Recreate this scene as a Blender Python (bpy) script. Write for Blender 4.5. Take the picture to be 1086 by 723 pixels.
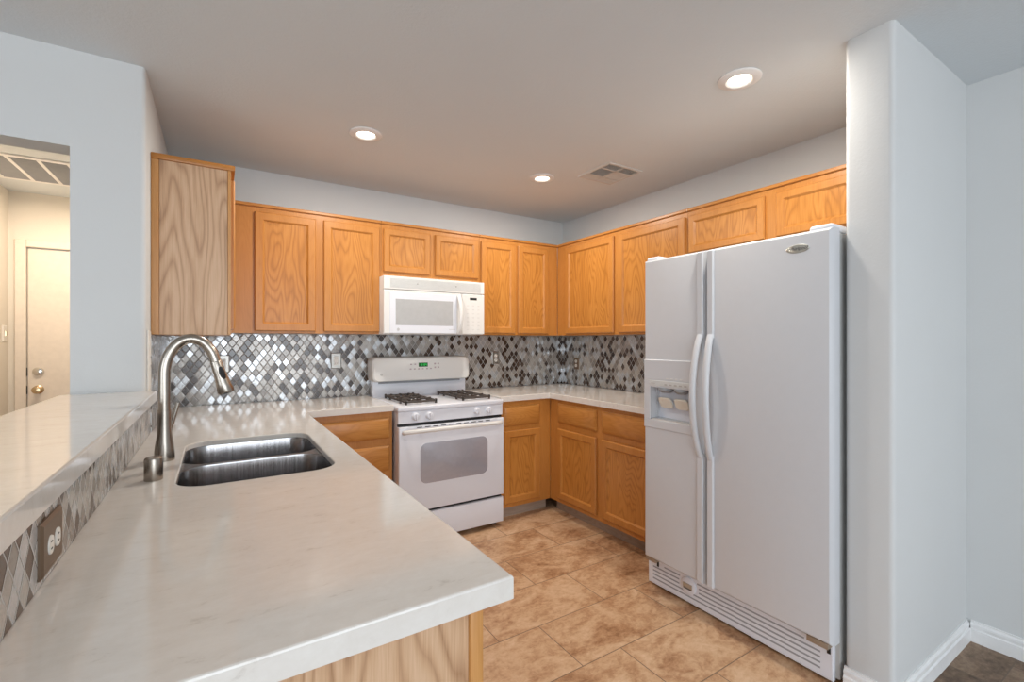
import bpy, bmesh, math, random
from mathutils import Vector, Matrix
random.seed(7)
for o in list(bpy.data.objects):
    bpy.data.objects.remove(o, do_unlink=True)
S = bpy.context.scene
C = S.collection
PI = math.pi

# ------------------------------------------------------------------ camera, world, lights, exposure
cam = bpy.data.objects.new('camera', bpy.data.cameras.new('camera')); C.objects.link(cam)
cam.location = (0, 0, 1.332)
cam.rotation_euler = (PI/2, 0, -0.5676)
cam.data.sensor_width = 36; cam.data.lens = 36*494/1086
cam.data.shift_x = -1.6/1086; cam.data.shift_y = 0.2/1086
cam.data.clip_start = 0.02
S.camera = cam
S.view_settings.view_transform = 'Standard'; S.view_settings.look = 'None'
S.view_settings.gamma = 1; S.view_settings.use_curve_mapping = False
S.view_settings.exposure = 0.0
W = bpy.data.worlds.new('world'); S.world = W; W.use_nodes = True
W.node_tree.nodes['Background'].inputs[0].default_value = (0.82, 0.91, 1.0, 1)
W.node_tree.nodes['Background'].inputs[1].default_value = 2.0

def area(name, loc, rot, sx, sy, power, col, shape='RECTANGLE', spread=180):
    l = bpy.data.lights.new(name, 'AREA'); l.shape = shape; l.size = sx; l.size_y = sy
    l.energy = power; l.color = col; l.spread = math.radians(spread)
    o = bpy.data.objects.new(name, l); C.objects.link(o); o.location = loc; o.rotation_euler = rot
    return o
# daylight through the big patio window behind the camera and the window in the family-room side wall
area('patio_daylight', (-0.55, -3.35, 1.30), (PI/2, 0, 0), 4.7, 1.9, 86, (0.89, 0.95, 1.0))
area('side_window_daylight', (-3.75, -0.9, 1.45), (PI/2, 0, -PI/2), 2.6, 1.6, 32, (0.90, 0.96, 1.0))
area('hall_lamp', (-0.95, 4.3, 2.43), (0, 0, 0), 0.5, 0.5, 18, (1.0, 0.82, 0.63))
CAN_POWER = 13
CAN_COL = (1.0, 0.94, 0.85)

# ------------------------------------------------------------------ node helpers
class NT:
    def __init__(s, name, rough=0.5, metal=0.0, spec=0.5):
        s.m = bpy.data.materials.new(name); s.m.use_nodes = True
        s.t = s.m.node_tree; s.n = s.t.nodes; s.l = s.t.links
        s.b = s.n['Principled BSDF']
        s.b.inputs['Roughness'].default_value = rough; s.b.inputs['Metallic'].default_value = metal
        s.b.inputs['Specular IOR Level'].default_value = spec
    def put(s, sock, v):
        if isinstance(v, bpy.types.NodeSocket): s.l.new(v, sock)
        else: sock.default_value = v
    def math(s, op, a, b=None, c=None):
        n = s.n.new('ShaderNodeMath'); n.operation = op; s.put(n.inputs[0], a)
        if b is not None: s.put(n.inputs[1], b)
        if c is not None: s.put(n.inputs[2], c)
        return n.outputs[0]
    def pos(s):
        return s.n.new('ShaderNodeNewGeometry').outputs['Position']
    def sep(s, v):
        n = s.n.new('ShaderNodeSeparateXYZ'); s.l.new(v, n.inputs[0]); return n.outputs
    def comb(s, x, y, z):
        n = s.n.new('ShaderNodeCombineXYZ')
        for i, v in enumerate((x, y, z)): s.put(n.inputs[i], v)
        return n.outputs[0]
    def noise(s, vec, scale, detail=3, rough=0.5, dist=0):
        n = s.n.new('ShaderNodeTexNoise'); s.l.new(vec, n.inputs['Vector'])
        n.inputs['Scale'].default_value = scale; n.inputs['Detail'].default_value = detail
        n.inputs['Roughness'].default_value = rough; n.inputs['Distortion'].default_value = dist
        return n.outputs[0]
    def white(s, vec):
        n = s.n.new('ShaderNodeTexWhiteNoise'); n.noise_dimensions = '3D'; s.l.new(vec, n.inputs['Vector'])
        return n.outputs['Value'], n.outputs['Color']
    def ramp(s, fac, stops, mode='LINEAR'):
        n = s.n.new('ShaderNodeValToRGB'); s.put(n.inputs[0], fac); r = n.color_ramp; r.interpolation = mode
        while len(r.elements) < len(stops): r.elements.new(0.5)
        for e, (p, c) in zip(r.elements, stops): e.position = p; e.color = (*c, 1)
        return n.outputs[0]
    def mix(s, fac, a, b, mode='MIX'):
        n = s.n.new('ShaderNodeMix'); n.data_type = 'RGBA'; n.blend_type = mode
        s.put(n.inputs[0], fac)
        for i, v in ((6, a), (7, b)):
            if isinstance(v, tuple): v = (*v, 1) if len(v) == 3 else v
            s.put(n.inputs[i], v)
        return n.outputs[2]
    def col(s, v):
        if isinstance(v, tuple): v = (*v, 1)
        s.put(s.b.inputs['Base Color'], v); return s
    def bump(s, h, strength=0.3, dist=0.001):
        n = s.n.new('ShaderNodeBump'); s.put(n.inputs['Height'], h)
        n.inputs['Strength'].default_value = strength; n.inputs['Distance'].default_value = dist
        s.l.new(n.outputs[0], s.b.inputs['Normal'])

def plain(name, col, rough=0.5, metal=0.0, spec=0.5, var=0.03, scale=30):
    t = NT(name, rough, metal, spec)
    f = t.noise(t.pos(), scale, 2)
    t.col(t.ramp(f, [(0.3, tuple(c*(1-var) for c in col)), (0.7, tuple(min(1, c*(1+var)) for c in col))]))
    return t.m

def emis(name, col, strength):
    t = NT(name); t.col((0, 0, 0))
    t.b.inputs['Emission Color'].default_value = (*col, 1); t.b.inputs['Emission Strength'].default_value = strength
    return t.m

def paint(name, col, bump=0.25):
    t = NT(name, 0.75, 0, 0.25); p = t.pos()
    t.col(t.ramp(t.noise(p, 3, 2), [(0.3, tuple(c*0.985 for c in col)), (0.7, col)]))
    t.bump(t.noise(p, 95, 3, 0.55), bump, 0.002)
    return t.m

def oak(name, dark, mid, light, horizontal=False, rough=0.32, cath=1.0, stretch=1.0):
    t = NT(name, rough, 0, 0.45)
    x, y, z = t.sep(t.pos())
    rnd = t.n.new('ShaderNodeObjectInfo').outputs['Random']
    off = t.math('MULTIPLY', rnd, 37.0)
    u = t.math('ADD', t.math('ADD', x, y), off)
    w = t.math('SUBTRACT', x, y)
    a, b = (z, u) if horizontal else (u, z)          # a across the grain, b along it
    n1 = t.noise(t.comb(t.math('MULTIPLY', a, 5.5), t.math('MULTIPLY', b, 1.15*stretch), t.math('ADD', off, w)), 1.0, 2, 0.45)
    ring = t.math('FRACT', t.math('MULTIPLY', n1, 23.0))
    ring = t.math('POWER', t.math('ABSOLUTE', t.math('SUBTRACT', t.math('MULTIPLY', ring, 2.0), 1.0)), 2.2)
    fine = t.noise(t.comb(t.math('MULTIPLY', a, 330.0), t.math('MULTIPLY', b, 9.0), off), 1.0, 3, 0.6)
    broad = t.noise(t.comb(t.math('MULTIPLY', a, 16.0), t.math('MULTIPLY', b, 0.9), off), 1.0, 2)
    f = t.math('ADD', t.math('MULTIPLY', ring, 0.29*cath), t.math('MULTIPLY', fine, 0.55))
    f = t.math('ADD', f, t.math('MULTIPLY', broad, 0.35))
    c = t.ramp(f, [(0.30, light), (0.55, mid), (0.95, dark)])
    t.col(c)
    t.bump(fine, 0.08, 0.0006)
    return t.m

def tile_mosaic(name):
    t = NT(name, 0.14, 0.0, 0.8)
    x, y, z = t.sep(t.pos())
    U = t.math('DIVIDE', t.math('ADD', x, y), 0.0455)
    V = t.math('DIVIDE', t.math('ADD', z, 0.011), 0.0665/2)
    j = t.math('ROUND', t.math('MULTIPLY', V, 0.5))
    v = t.math('SUBTRACT', V, t.math('MULTIPLY', j, 2.0))
    i = t.math('ROUND', U)
    du = t.math('ABSOLUTE', t.math('SUBTRACT', U, i))
    av = t.math('ABSOLUTE', v)
    lin = t.math('MULTIPLY', t.math('SUBTRACT', 1.0, av), 0.5)
    cosp = t.math('MULTIPLY', t.math('ADD', 1.0, t.math('COSINE', t.math('MULTIPLY', v, PI))), 0.25)
    p = t.math('ADD', t.math('MULTIPLY', lin, 0.78), t.math('MULTIPLY', cosp, 0.22))
    e = t.math('SUBTRACT', p, du)                     # >0 inside lattice A
    inA = t.math('GREATER_THAN', e, 0.0)
    i2 = t.math('ADD', t.math('FLOOR', U), 0.5)
    j2 = t.math('ADD', t.math('FLOOR', t.math('MULTIPLY', V, 0.5)), 0.5)
    idx = t.math('ADD', t.math('MULTIPLY', inA, i), t.math('MULTIPLY', t.math('SUBTRACT', 1.0, inA), i2))
    idj = t.math('ADD', t.math('MULTIPLY', inA, j), t.math('MULTIPLY', t.math('SUBTRACT', 1.0, inA), j2))
    wall = t.math('MULTIPLY', t.math('ROUND', t.math('MULTIPLY', t.math('SUBTRACT', x, y), 0.0)), 1.0)
    rv, rc = t.white(t.comb(t.math('ADD', idx, 0.13), t.math('ADD', idj, 0.37), 0.5))
    rv2, rc2 = t.white(t.comb(t.math('ADD', idx, 7.13), t.math('ADD', idj, 3.37), 1.5))
    base = t.ramp(rv, [(0.0, (0.64, 0.66, 0.68)), (0.25, (0.52, 0.495, 0.46)), (0.42, (0.42, 0.395, 0.365)),
                       (0.57, (0.29, 0.265, 0.24)), (0.72, (0.050, 0.029, 0.020)), (0.88, (0.085, 0.055, 0.040))], 'CONSTANT')
    vein = t.noise(t.pos(), 120, 3, 0.6)
    base = t.mix(0.22, base, t.ramp(vein, [(0.35, (0.25, 0.24, 0.24)), (0.65, (1, 1, 1))]), 'MULTIPLY')
    g = t.math('LESS_THAN', t.math('ABSOLUTE', e), 0.035)
    t.col(t.mix(g, base, (0.46, 0.45, 0.44)))
    t.put(t.b.inputs['Roughness'], t.math('ADD', t.math('MULTIPLY', g, 0.5), t.math('ADD', 0.10, t.math('MULTIPLY', rv2, 0.14))))
    met = t.math('ADD', t.math('MULTIPLY', t.math('LESS_THAN', rv, 0.25), 0.26), t.math('MULTIPLY', t.math('LESS_THAN', rv, 0.72), 0.18))
    t.put(t.b.inputs['Metallic'], t.math('MULTIPLY', met, t.math('SUBTRACT', 1.0, g)))
    h = t.math('MINIMUM', t.math('ABSOLUTE', e), 0.10)
    tilt = t.math('MULTIPLY', t.math('MULTIPLY', t.math('SUBTRACT', rv2, 0.5), 0.35), t.math('ADD', v, U))
    t.bump(t.math('ADD', t.math('MULTIPLY', h, 10.0), tilt), 0.5, 0.0012)
    return t.m

def floor_tile(name, stops, grout, rough=0.42):
    t = NT(name, rough, 0, 0.4)
    x, y, z = t.sep(t.pos())
    R = t.math('DIVIDE', t.math('SUBTRACT', y, 1.457), 0.3155)
    k = t.math('FLOOR', R)
    ux = t.math('DIVIDE', t.math('ADD', t.math('SUBTRACT', x, 1.268), t.math('MULTIPLY', k, 0.213)), 0.632)
    m = t.math('FLOOR', ux)
    fy = t.math('SUBTRACT', R, k); fx = t.math('SUBTRACT', ux, m)
    ey = t.math('MULTIPLY', t.math('MINIMUM', fy, t.math('SUBTRACT', 1.0, fy)), 0.3155)
    ex = t.math('MULTIPLY', t.math('MINIMUM', fx, t.math('SUBTRACT', 1.0, fx)), 0.632)
    ed = t.math('MINIMUM', ex, ey)
    g = t.math('LESS_THAN', ed, 0.0022)
    rv, rc = t.white(t.comb(t.math('ADD', m, 0.5), t.math('ADD', k, 0.5), 0.5))
    q = t.comb(t.math('ADD', x, t.math('MULTIPLY', rv, 9.0)), t.math('MULTIPLY', y, 1.35), t.math('MULTIPLY', rv, 5.0))
    a = t.noise(q, 4.6, 6, 0.62, 0.8); b = t.noise(q, 34, 5, 0.72, 0.4)
    f = t.math('ADD', t.math('MULTIPLY', a, 0.62), t.math('MULTIPLY', b, 0.38))
    f = t.math('ADD', f, t.math('MULTIPLY', t.math('SUBTRACT', rv, 0.5), 0.07))
    t.col(t.mix(g, t.ramp(f, stops), grout))
    t.bump(t.math('ADD', t.math('MULTIPLY', t.math('MINIMUM', ed, 0.004), 120.0), t.math('MULTIPLY', b, 0.4)), 0.25, 0.002)
    return t.m

def quartz(name):
    t = NT(name, 0.10, 0, 0.55); p = t.pos()
    x, y, z = t.sep(p)
    a = t.noise(t.comb(t.math('MULTIPLY', x, 11.0), t.math('MULTIPLY', y, 24.0), t.math('MULTIPLY', z, 14.0)), 1.5, 5, 0.7, 0.5)
    b = t.noise(p, 90, 3, 0.6)
    f = t.math('ADD', t.math('MULTIPLY', a, 0.8), t.math('MULTIPLY', b, 0.2))
    t.col(t.ramp(f, [(0.27, (0.54, 0.495, 0.45)), (0.40, (0.685, 0.645, 0.60)), (0.60, (0.72, 0.685, 0.645)), (0.76, (0.75, 0.72, 0.685))]))
    return t.m

def brushed(name, col, rough, along='z', var=0.86):
    t = NT(name, rough, 1.0)
    x, y, z = t.sep(t.pos())
    k = {'z': (260, 260, 4), 'x': (5, 260, 260), 'r': (40, 40, 300)}[along]
    f = t.noise(t.comb(t.math('MULTIPLY', x, k[0]), t.math('MULTIPLY', y, k[1]), t.math('MULTIPLY', z, k[2])), 1, 2)
    t.col(t.ramp(f, [(0.3, tuple(c*var for c in col)), (0.7, col)]))
    t.put(t.b.inputs['Roughness'], t.math('ADD', rough-0.5*(1-var)*0.36, t.math('MULTIPLY', f, (1-var)*0.36)))
    return t.m

M = dict(
    wall=paint('wall_paint', (0.63, 0.64, 0.64)),
    ceil=paint('ceiling_paint', (0.69, 0.73, 0.755), 0.6),
    hall=paint('hall_paint', (0.74, 0.69, 0.61)),
    trim=plain('trim_white', (0.80, 0.80, 0.80), 0.35),
    halldoor=plain('hall_door_paint', (0.76, 0.68, 0.59), 0.4),
    floor=floor_tile('kitchen_tile', [(0.33, (0.21, 0.095, 0.042)), (0.43, (0.40, 0.215, 0.110)), (0.52, (0.55, 0.345, 0.200)), (0.63, (0.65, 0.445, 0.285)), (0.75, (0.72, 0.53, 0.37))], (0.20, 0.13, 0.08)),
    dfloor=floor_tile('dining_floor', [(0.36, (0.085, 0.047, 0.025)), (0.5, (0.22, 0.140, 0.085)), (0.62, (0.34, 0.235, 0.155))], (0.15, 0.10, 0.065)),
    oakv=oak('oak_vertical', (0.29, 0.105, 0.019), (0.475, 0.190, 0.036), (0.575, 0.255, 0.058)),
    oakh=oak('oak_horizontal', (0.32, 0.120, 0.024), (0.475, 0.192, 0.040), (0.57, 0.26, 0.066), True, cath=0.5),
    oakf=oak('oak_frame', (0.31, 0.113, 0.022), (0.465, 0.185, 0.038), (0.545, 0.238, 0.058), cath=0.25),
    oakp=oak('oak_laminate_panel', (0.29, 0.145, 0.070), (0.545, 0.34, 0.20), (0.66, 0.45, 0.295), rough=0.45, cath=1.05, stretch=0.5),
    oakt=oak('oak_trim', (0.40, 0.17, 0.045), (0.52, 0.245, 0.075), (0.60, 0.31, 0.11), cath=0.2),
    kick=oak('toe_kick_vinyl', (0.22, 0.155, 0.11), (0.35, 0.265, 0.20), (0.43, 0.335, 0.265), True, 0.5, 0.5),
    tile=tile_mosaic('harlequin_mosaic'),
    quartz=quartz('quartz'),
    steel=brushed('sink_steel', (0.46, 0.45, 0.455), 0.19, 'z', 0.75),
    nickel=brushed('brushed_nickel', (0.39, 0.35, 0.305), 0.27, 'r', 0.97),
    chrome=plain('chrome', (0.75, 0.72, 0.68), 0.12, 1.0),
    brass=plain('satin_brass', (0.62, 0.47, 0.29), 0.25, 1.0),
    white=plain('appliance_white', (0.715, 0.73, 0.785), 0.28, 0, 0.5, 0.005),
    cream=plain('appliance_cream', (0.73, 0.715, 0.69), 0.3, 0, 0.5, 0.005),
    fridge=plain('fridge_white', (0.60, 0.61, 0.635), 0.40, 0, 0.4, 0.006),
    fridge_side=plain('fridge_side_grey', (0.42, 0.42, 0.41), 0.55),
    groove=plain('groove_grey', (0.30, 0.31, 0.33), 0.6),
    pale=plain('pale_grey_plastic', (0.60, 0.61, 0.60), 0.4),
    black=plain('black_plastic', (0.012, 0.012, 0.013), 0.35),
    dark=plain('dark_void', (0.03, 0.028, 0.026), 0.8),
    cast=plain('cast_iron', (0.065, 0.05, 0.042), 0.55),
    burner=plain('burner_aluminium', (0.40, 0.37, 0.34), 0.4, 0.7),
    ovenglass=plain('oven_glass', (0.41, 0.41, 0.46), 0.06, 0.2, 0.9),  # base lightened to paint the window's reflection into the glass colour
    microglass=plain('microwave_glass', (0.43, 0.43, 0.43), 0.22, 0, 0.6),
    keyp=plain('key_grey', (0.66, 0.645, 0.62), 0.45),
    print=plain('print_grey', (0.42, 0.40, 0.38), 0.5),
    printp=plain('print_mauve', (0.45, 0.36, 0.38), 0.5),
    green=emis('clock_green', (0.02, 0.75, 0.12), 0.9),
    clockbg=plain('clock_glass', (0.01, 0.09, 0.02), 0.2),
    badge=plain('badge_silver', (0.50, 0.49, 0.44), 0.3, 0.7),
    badged=plain('badge_dark', (0.10, 0.10, 0.10), 0.4),
    bronze=plain('bronze_plate', (0.17, 0.115, 0.075), 0.38, 0.4),
    pewter=plain('pewter_plate', (0.42, 0.40, 0.37), 0.3, 0.8),
    ivory=plain('receptacle_white', (0.78, 0.75, 0.70), 0.35),
    lamp=emis('lamp_lens', (1.0, 0.88, 0.70), 9.0),
    gasket=plain('gasket_grey', (0.22, 0.22, 0.23), 0.6),
    vent=plain('vent_white', (0.62, 0.60, 0.57), 0.5),
    hinge=plain('hinge_tan', (0.35, 0.28, 0.21), 0.5, 0.3),
    pad=plain('paddle_cream', (0.74, 0.69, 0.60), 0.4),
    filt=plain('filter_grey', (0.15, 0.14, 0.125), 0.8),
    oakshade=oak('oak_moulding_shaded', (0.30, 0.105, 0.02), (0.42, 0.165, 0.033), (0.50, 0.215, 0.05), True, cath=0.3),  # same oak darkened: the moulding's shadow is put into its colour
)

# ------------------------------------------------------------------ mesh helpers
def rootloc(o):
    v = Vector((0, 0, 0))
    while o is not None: v = v + o.location; o = o.parent
    return v

def obj(name, bm, mat, parent=None, smooth=True):
    """link a bmesh built in world coordinates as ONE mesh object"""
    bmesh.ops.remove_doubles(bm, verts=bm.verts, dist=1e-5)
    bmesh.ops.recalc_face_normals(bm, faces=bm.faces)
    if parent is not None: off = rootloc(parent)
    else:
        xs = [v.co for v in bm.verts]
        lo = Vector([min(c[i] for c in xs) for i in range(3)]); hi = Vector([max(c[i] for c in xs) for i in range(3)])
        off = Vector(((lo.x+hi.x)/2, (lo.y+hi.y)/2, lo.z))
    bmesh.ops.translate(bm, verts=bm.verts, vec=-off)
    me = bpy.data.meshes.new(name); bm.to_mesh(me); bm.free()
    o = bpy.data.objects.new(name, me); C.objects.link(o)
    me.materials.append(M[mat] if isinstance(mat, str) else mat)
    if parent is not None: o.parent = parent
    else: o.location = off
    if smooth:
        me.shade_smooth()
        try: me.set_sharp_from_angle(angle=math.radians(32))
        except Exception: pass
    return o

def struct(name, bm, mat):
    o = obj(name, bm, mat); o['kind'] = 'structure'; return o

def tag(o, label, cat, group=None):
    o['label'] = label; o['category'] = cat
    if group: o['group'] = group
    return o

def thing(name, label, cat, loc, group=None):
    o = bpy.data.objects.new(name, None); C.objects.link(o); o.location = loc; o.empty_display_size = 0.05
    return tag(o, label, cat, group)

def B(): return bmesh.new()

def box(bm, x0, x1, y0, y1, z0, z1, bev=0.0, seg=2, edges=None):
    r = bmesh.ops.create_cube(bm, size=1.0)
    vs = r['verts']
    for v in vs:
        v.co = Vector((x0 if v.co.x < 0 else x1, y0 if v.co.y < 0 else y1, z0 if v.co.z < 0 else z1))
    if bev > 0:
        es = {e for v in vs for e in v.link_edges}
        if edges: es = {e for e in es if edges(e)}
        bmesh.ops.bevel(bm, geom=list(es), offset=bev, segments=seg, profile=0.5, affect='EDGES')
    return bm

def bx(*a, **k): return box(B(), *a, **k)

def vert_edge(x=None, y=None):
    def f(e):
        a, b = e.verts[0].co, e.verts[1].co
        if abs(a.z-b.z) < 1e-6: return False
        if x is not None and abs(a.x-x) > 1e-5: return False
        if y is not None and abs(a.y-y) > 1e-5: return False
        return True
    return f

def mp(face, kind):
    """maps (u along the wall, w out of the face, z) to world"""
    if kind == 'S': return lambda u, w, z: Vector((u, face-w, z))     # faces -Y
    if kind == 'W': return lambda u, w, z: Vector((face-w, u, z))     # faces -X
    if kind == 'E': return lambda u, w, z: Vector((face+w, u, z))     # faces +X
    if kind == 'D': return lambda u, w, z: Vector((u, z, face-w))     # faces down: z runs along Y

def rrect(u0, u1, z0, z1, r=0.0, n=5):
    if r <= 1e-6: return [(u0, z0), (u1, z0), (u1, z1), (u0, z1)]
    pts = []
    for cx, cz, a0 in ((u1-r, z0+r, -PI/2), (u1-r, z1-r, 0), (u0+r, z1-r, PI/2), (u0+r, z0+r, PI)):
        for k in range(n+1):
            a = a0 + PI/2*k/n; pts.append((cx+r*math.cos(a), cz+r*math.sin(a)))
    return pts

def loft(bm, rings, cap0=True, cap1=True, closed=True):
    R = [[bm.verts.new(p) for p in ring] for ring in rings]
    n = len(R[0])
    for a, b in zip(R, R[1:]):
        for i in range(n if closed else n-1):
            bm.faces.new((a[i], a[(i+1) % n], b[(i+1) % n], b[i]))
    if cap0: bm.faces.new(R[0][::-1])
    if cap1: bm.faces.new(R[-1])
    return bm

def slab(bm, m, u0, u1, z0, z1, prof, r=0.0, n=5, cap0=True, cap1=True):
    """prof: list of (inset, w)"""
    rings = []
    for ins, w in prof:
        rr = max(r-ins, 0.0005) if r > 0 else 0
        rings.append([m(u, w, z) for u, z in rrect(u0+ins, u1-ins, z0+ins, z1-ins, rr, n)])
    return loft(bm, rings, cap0, cap1)

def lathe(bm, cen, prof, n=24, axis='z', cap0=True, cap1=True):
    rings = []
    for r, h in prof:
        ring = []
        for k in range(n):
            a = 2*PI*k/n; p, q = max(r, 1e-4)*math.cos(a), max(r, 1e-4)*math.sin(a)
            d = {'z': (p, q, h), 'y': (p, h, q), 'x': (h, p, q)}[axis]
            ring.append(Vector(cen)+Vector(d))
        rings.append(ring)
    return loft(bm, rings, cap0, cap1)

def tube(bm, pts, rad, n=14, flat=None):
    """sweep a circle (or an ellipse (ra, rb) about a fixed side vector) along pts"""
    pts = [Vector(p) for p in pts]; rings = []
    up = None
    for i, p in enumerate(pts):
        d = (pts[min(i+1, len(pts)-1)]-pts[max(i-1, 0)]).normalized()
        if up is None:
            up = Vector(flat) if flat else (Vector((0, 1, 0)) if abs(d.y) < 0.9 else Vector((1, 0, 0)))
        s = d.cross(up).normalized(); t = s.cross(d).normalized(); up = t
        r = rad[i] if isinstance(rad, list) else rad
        ra, rb = r if isinstance(r, tuple) else (r, r)
        rings.append([p + s*ra*math.cos(2*PI*k/n) + t*rb*math.sin(2*PI*k/n) for k in range(n)])
    return loft(bm, rings)

def cut(o, cbm):
    """subtract a bmesh (world coordinates) from a mesh object"""
    me = bpy.data.meshes.new('cutter'); bmesh.ops.recalc_face_normals(cbm, faces=cbm.faces)
    cbm.to_mesh(me); cbm.free()
    c = bpy.data.objects.new('cutter', me); C.objects.link(c)
    bpy.context.view_layer.update()
    md = o.modifiers.new('b', 'BOOLEAN'); md.operation = 'DIFFERENCE'; md.object = c; md.solver = 'EXACT'
    bpy.context.view_layer.update()
    dg = bpy.context.evaluated_depsgraph_get()
    new = bpy.data.meshes.new_from_object(o.evaluated_get(dg))
    o.modifiers.clear(); o.data = new
    bpy.data.objects.remove(c)
    new.shade_smooth()
    try: new.set_sharp_from_angle(angle=math.radians(32))
    except Exception: pass

# ------------------------------------------------------------------ the room
XR, YB, ZC = 2.84, 3.56, 2.478         # right wall, back wall, ceiling
XL, YL = -0.25, 2.475                  # left kitchen wall face and its end towards the camera
ZT = 0.925                             # countertop
struct('floor', bx(-3.9, 2.95, 0.74, 5.2, -0.06, 0), 'floor')
struct('floor_dining', bx(-3.9, 2.95, -3.5, 0.74, -0.06, 0), 'dfloor')
struct('ceiling', bx(-3.9, 2.95, -3.5, 5.2, ZC, ZC+0.08), 'ceil')
struct('wall_back', bx(-0.25, 2.95, YB, YB+0.1, 0, ZC), 'wall')
struct('wall_right', bx(XR, XR+0.1, -3.5, YB, 0, ZC), 'wall')
struct('wall_left', bx(-0.485, XL, YL, 5.05, 0, ZC, bev=0.018, seg=4, edges=vert_edge(x=XL, y=YL)), 'wall')
b = bx(-1.335, -0.485, YL, YL+0.125, 2.097, ZC)
struct('wall_header', b, 'wall')
struct('wall_family_room', bx(-3.9, -1.335, YL, YL+0.125, 0, ZC), 'wall')
struct('wall_bar', bx(-0.47, XL-0.006, 0.66, YL-0.001, 0, 1.082), 'wall')
struct('wall_partition', bx(2.03, XR-0.001, 0.668, 0.823, 0, ZC, bev=0.018, seg=4, edges=vert_edge(x=2.03)), 'wall')
struct('wall_hall_left', bx(-1.435, -1.335, YL+0.125, 5.05, 0, ZC), 'hall')
b = B(); box(b, -1.435, -1.237, 5.05, 5.15, 0, ZC); box(b, -0.44, -0.25, 5.05, 5.15, 0, ZC); box(b, -1.237, -0.44, 5.05, 5.15, 2.057, ZC)
struct('wall_hall_back', b, 'hall')
# family-room shell behind the camera, with its window openings
b = B(); box(b, -3.9, -3.0, -3.5, -3.4, 0, ZC); box(b, 2.6, XR, -3.5, -3.4, 0, ZC)
box(b, -3.0, 2.6, -3.5, -3.4, 2.25, ZC); box(b, -3.0, 2.6, -3.5, -3.4, 0, 0.3)
struct('wall_patio', b, 'wall')
b = B(); box(b, -3.9, -3.8, -3.4, -2.2, 0, ZC); box(b, -3.9, -3.8, 0.4, YL, 0, ZC)
box(b, -3.9, -3.8, -2.2, 0.4, 2.25, ZC); box(b, -3.9, -3.8, -2.2, 0.4, 0, 0.6)
struct('wall_side', b, 'wall')

def baseboard(name, m, u0, u1):
    prof = [(0, 0), (0.015, 0), (0.015, 0.054), (0.010, 0.058), (0.010, 0.066), (0.012, 0.070), (0.011, 0.078), (0.005, 0.084), (0.005, 0.092), (0, 0.092)]
    return struct(name, loft(B(), [[m(u, w, z) for w, z in prof] for u in (u0, u1)]), 'trim')
baseboard('baseboard_right', mp(XR, 'W'), -3.4, 0.655)
b = B()
prof = [(0, 0), (0.015, 0), (0.015, 0.054), (0.010, 0.058), (0.010, 0.066), (0.012, 0.070), (0.011, 0.078), (0.005, 0.084), (0.005, 0.092), (0, 0.092)]
path = [((2.828, 0.668), (0, -1)), ((2.048, 0.668), (0, -1)), ((2.035, 0.673), (-0.707, -0.707)), ((2.03, 0.686), (-1, 0)), ((2.03, 0.823), (-1, 0))]
loft(b, [[Vector((p[0]+d[0]*w, p[1]+d[1]*w, z)) for w, z in prof] for p, d in path])
struct('baseboard_partition', b, 'trim')
baseboard('baseboard_hall', mp(-1.335, 'E'), 2.62, 5.03)

# hall door, its casing
b = B(); m = mp(5.05, 'S')
for u0, u1, z0, z1 in ((-1.300, -1.237, 0, 2.115), (-0.44, -0.49+0.11, 0, 2.115), (-1.237, -0.44, 2.057, 2.115)):
    slab(b, m, u0, u1, z0, z1, [(0, 0), (0, 0.012), (0.006, 0.018)])
struct('trim_1', b, 'halldoor')
d = thing('door', 'cream hallway door with two round metal knobs, seen through the opening', 'door', (-0.84, 5.07, 0))
obj('door_leaf', slab(B(), m, -1.232, -0.445, 0.006, 2.051, [(0, -0.045), (0, -0.009), (0.003, -0.006)]), 'halldoor', d)
for zz, mt, nm in ((1.095, 'chrome', 'deadbolt'), (0.955, 'brass', 'door_knob')):
    k = obj(nm, lathe(B(), (-1.171, 5.0565, zz), [(0.033, 0), (0.033, -0.006), (0.026, -0.012), (0.014, -0.016), (0.013, -0.034), (0.026, -0.042), (0.029, -0.054), (0.022, -0.064), (0.001, -0.067)] if nm == 'door_knob' else
              [(0.034, 0), (0.034, -0.008), (0.028, -0.016), (0.018, -0.019), (0.001, -0.020)], 20, 'y'), mt, d)
    obj('strike_plate', bx(-1.2365, -1.2325, 5.050, 5.057, zz-0.032, zz+0.032), 'dark', d)
# switch plate on the hall's left wall
sw = tag(obj('switch_plate', slab(B(), mp(-1.335, 'E'), 4.93, 5.00, 1.33, 1.45, [(0, 0), (0, 0.004), (0.004, 0.007)]), 'ivory'),
         'small cream switch plate on the hallway side wall', 'switch')
obj('toggle', slab(B(), mp(-1.328, 'E'), 4.955, 4.975, 1.37, 1.41, [(0, -0.001), (0.002, 0.008)]), 'brass', sw)
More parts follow.
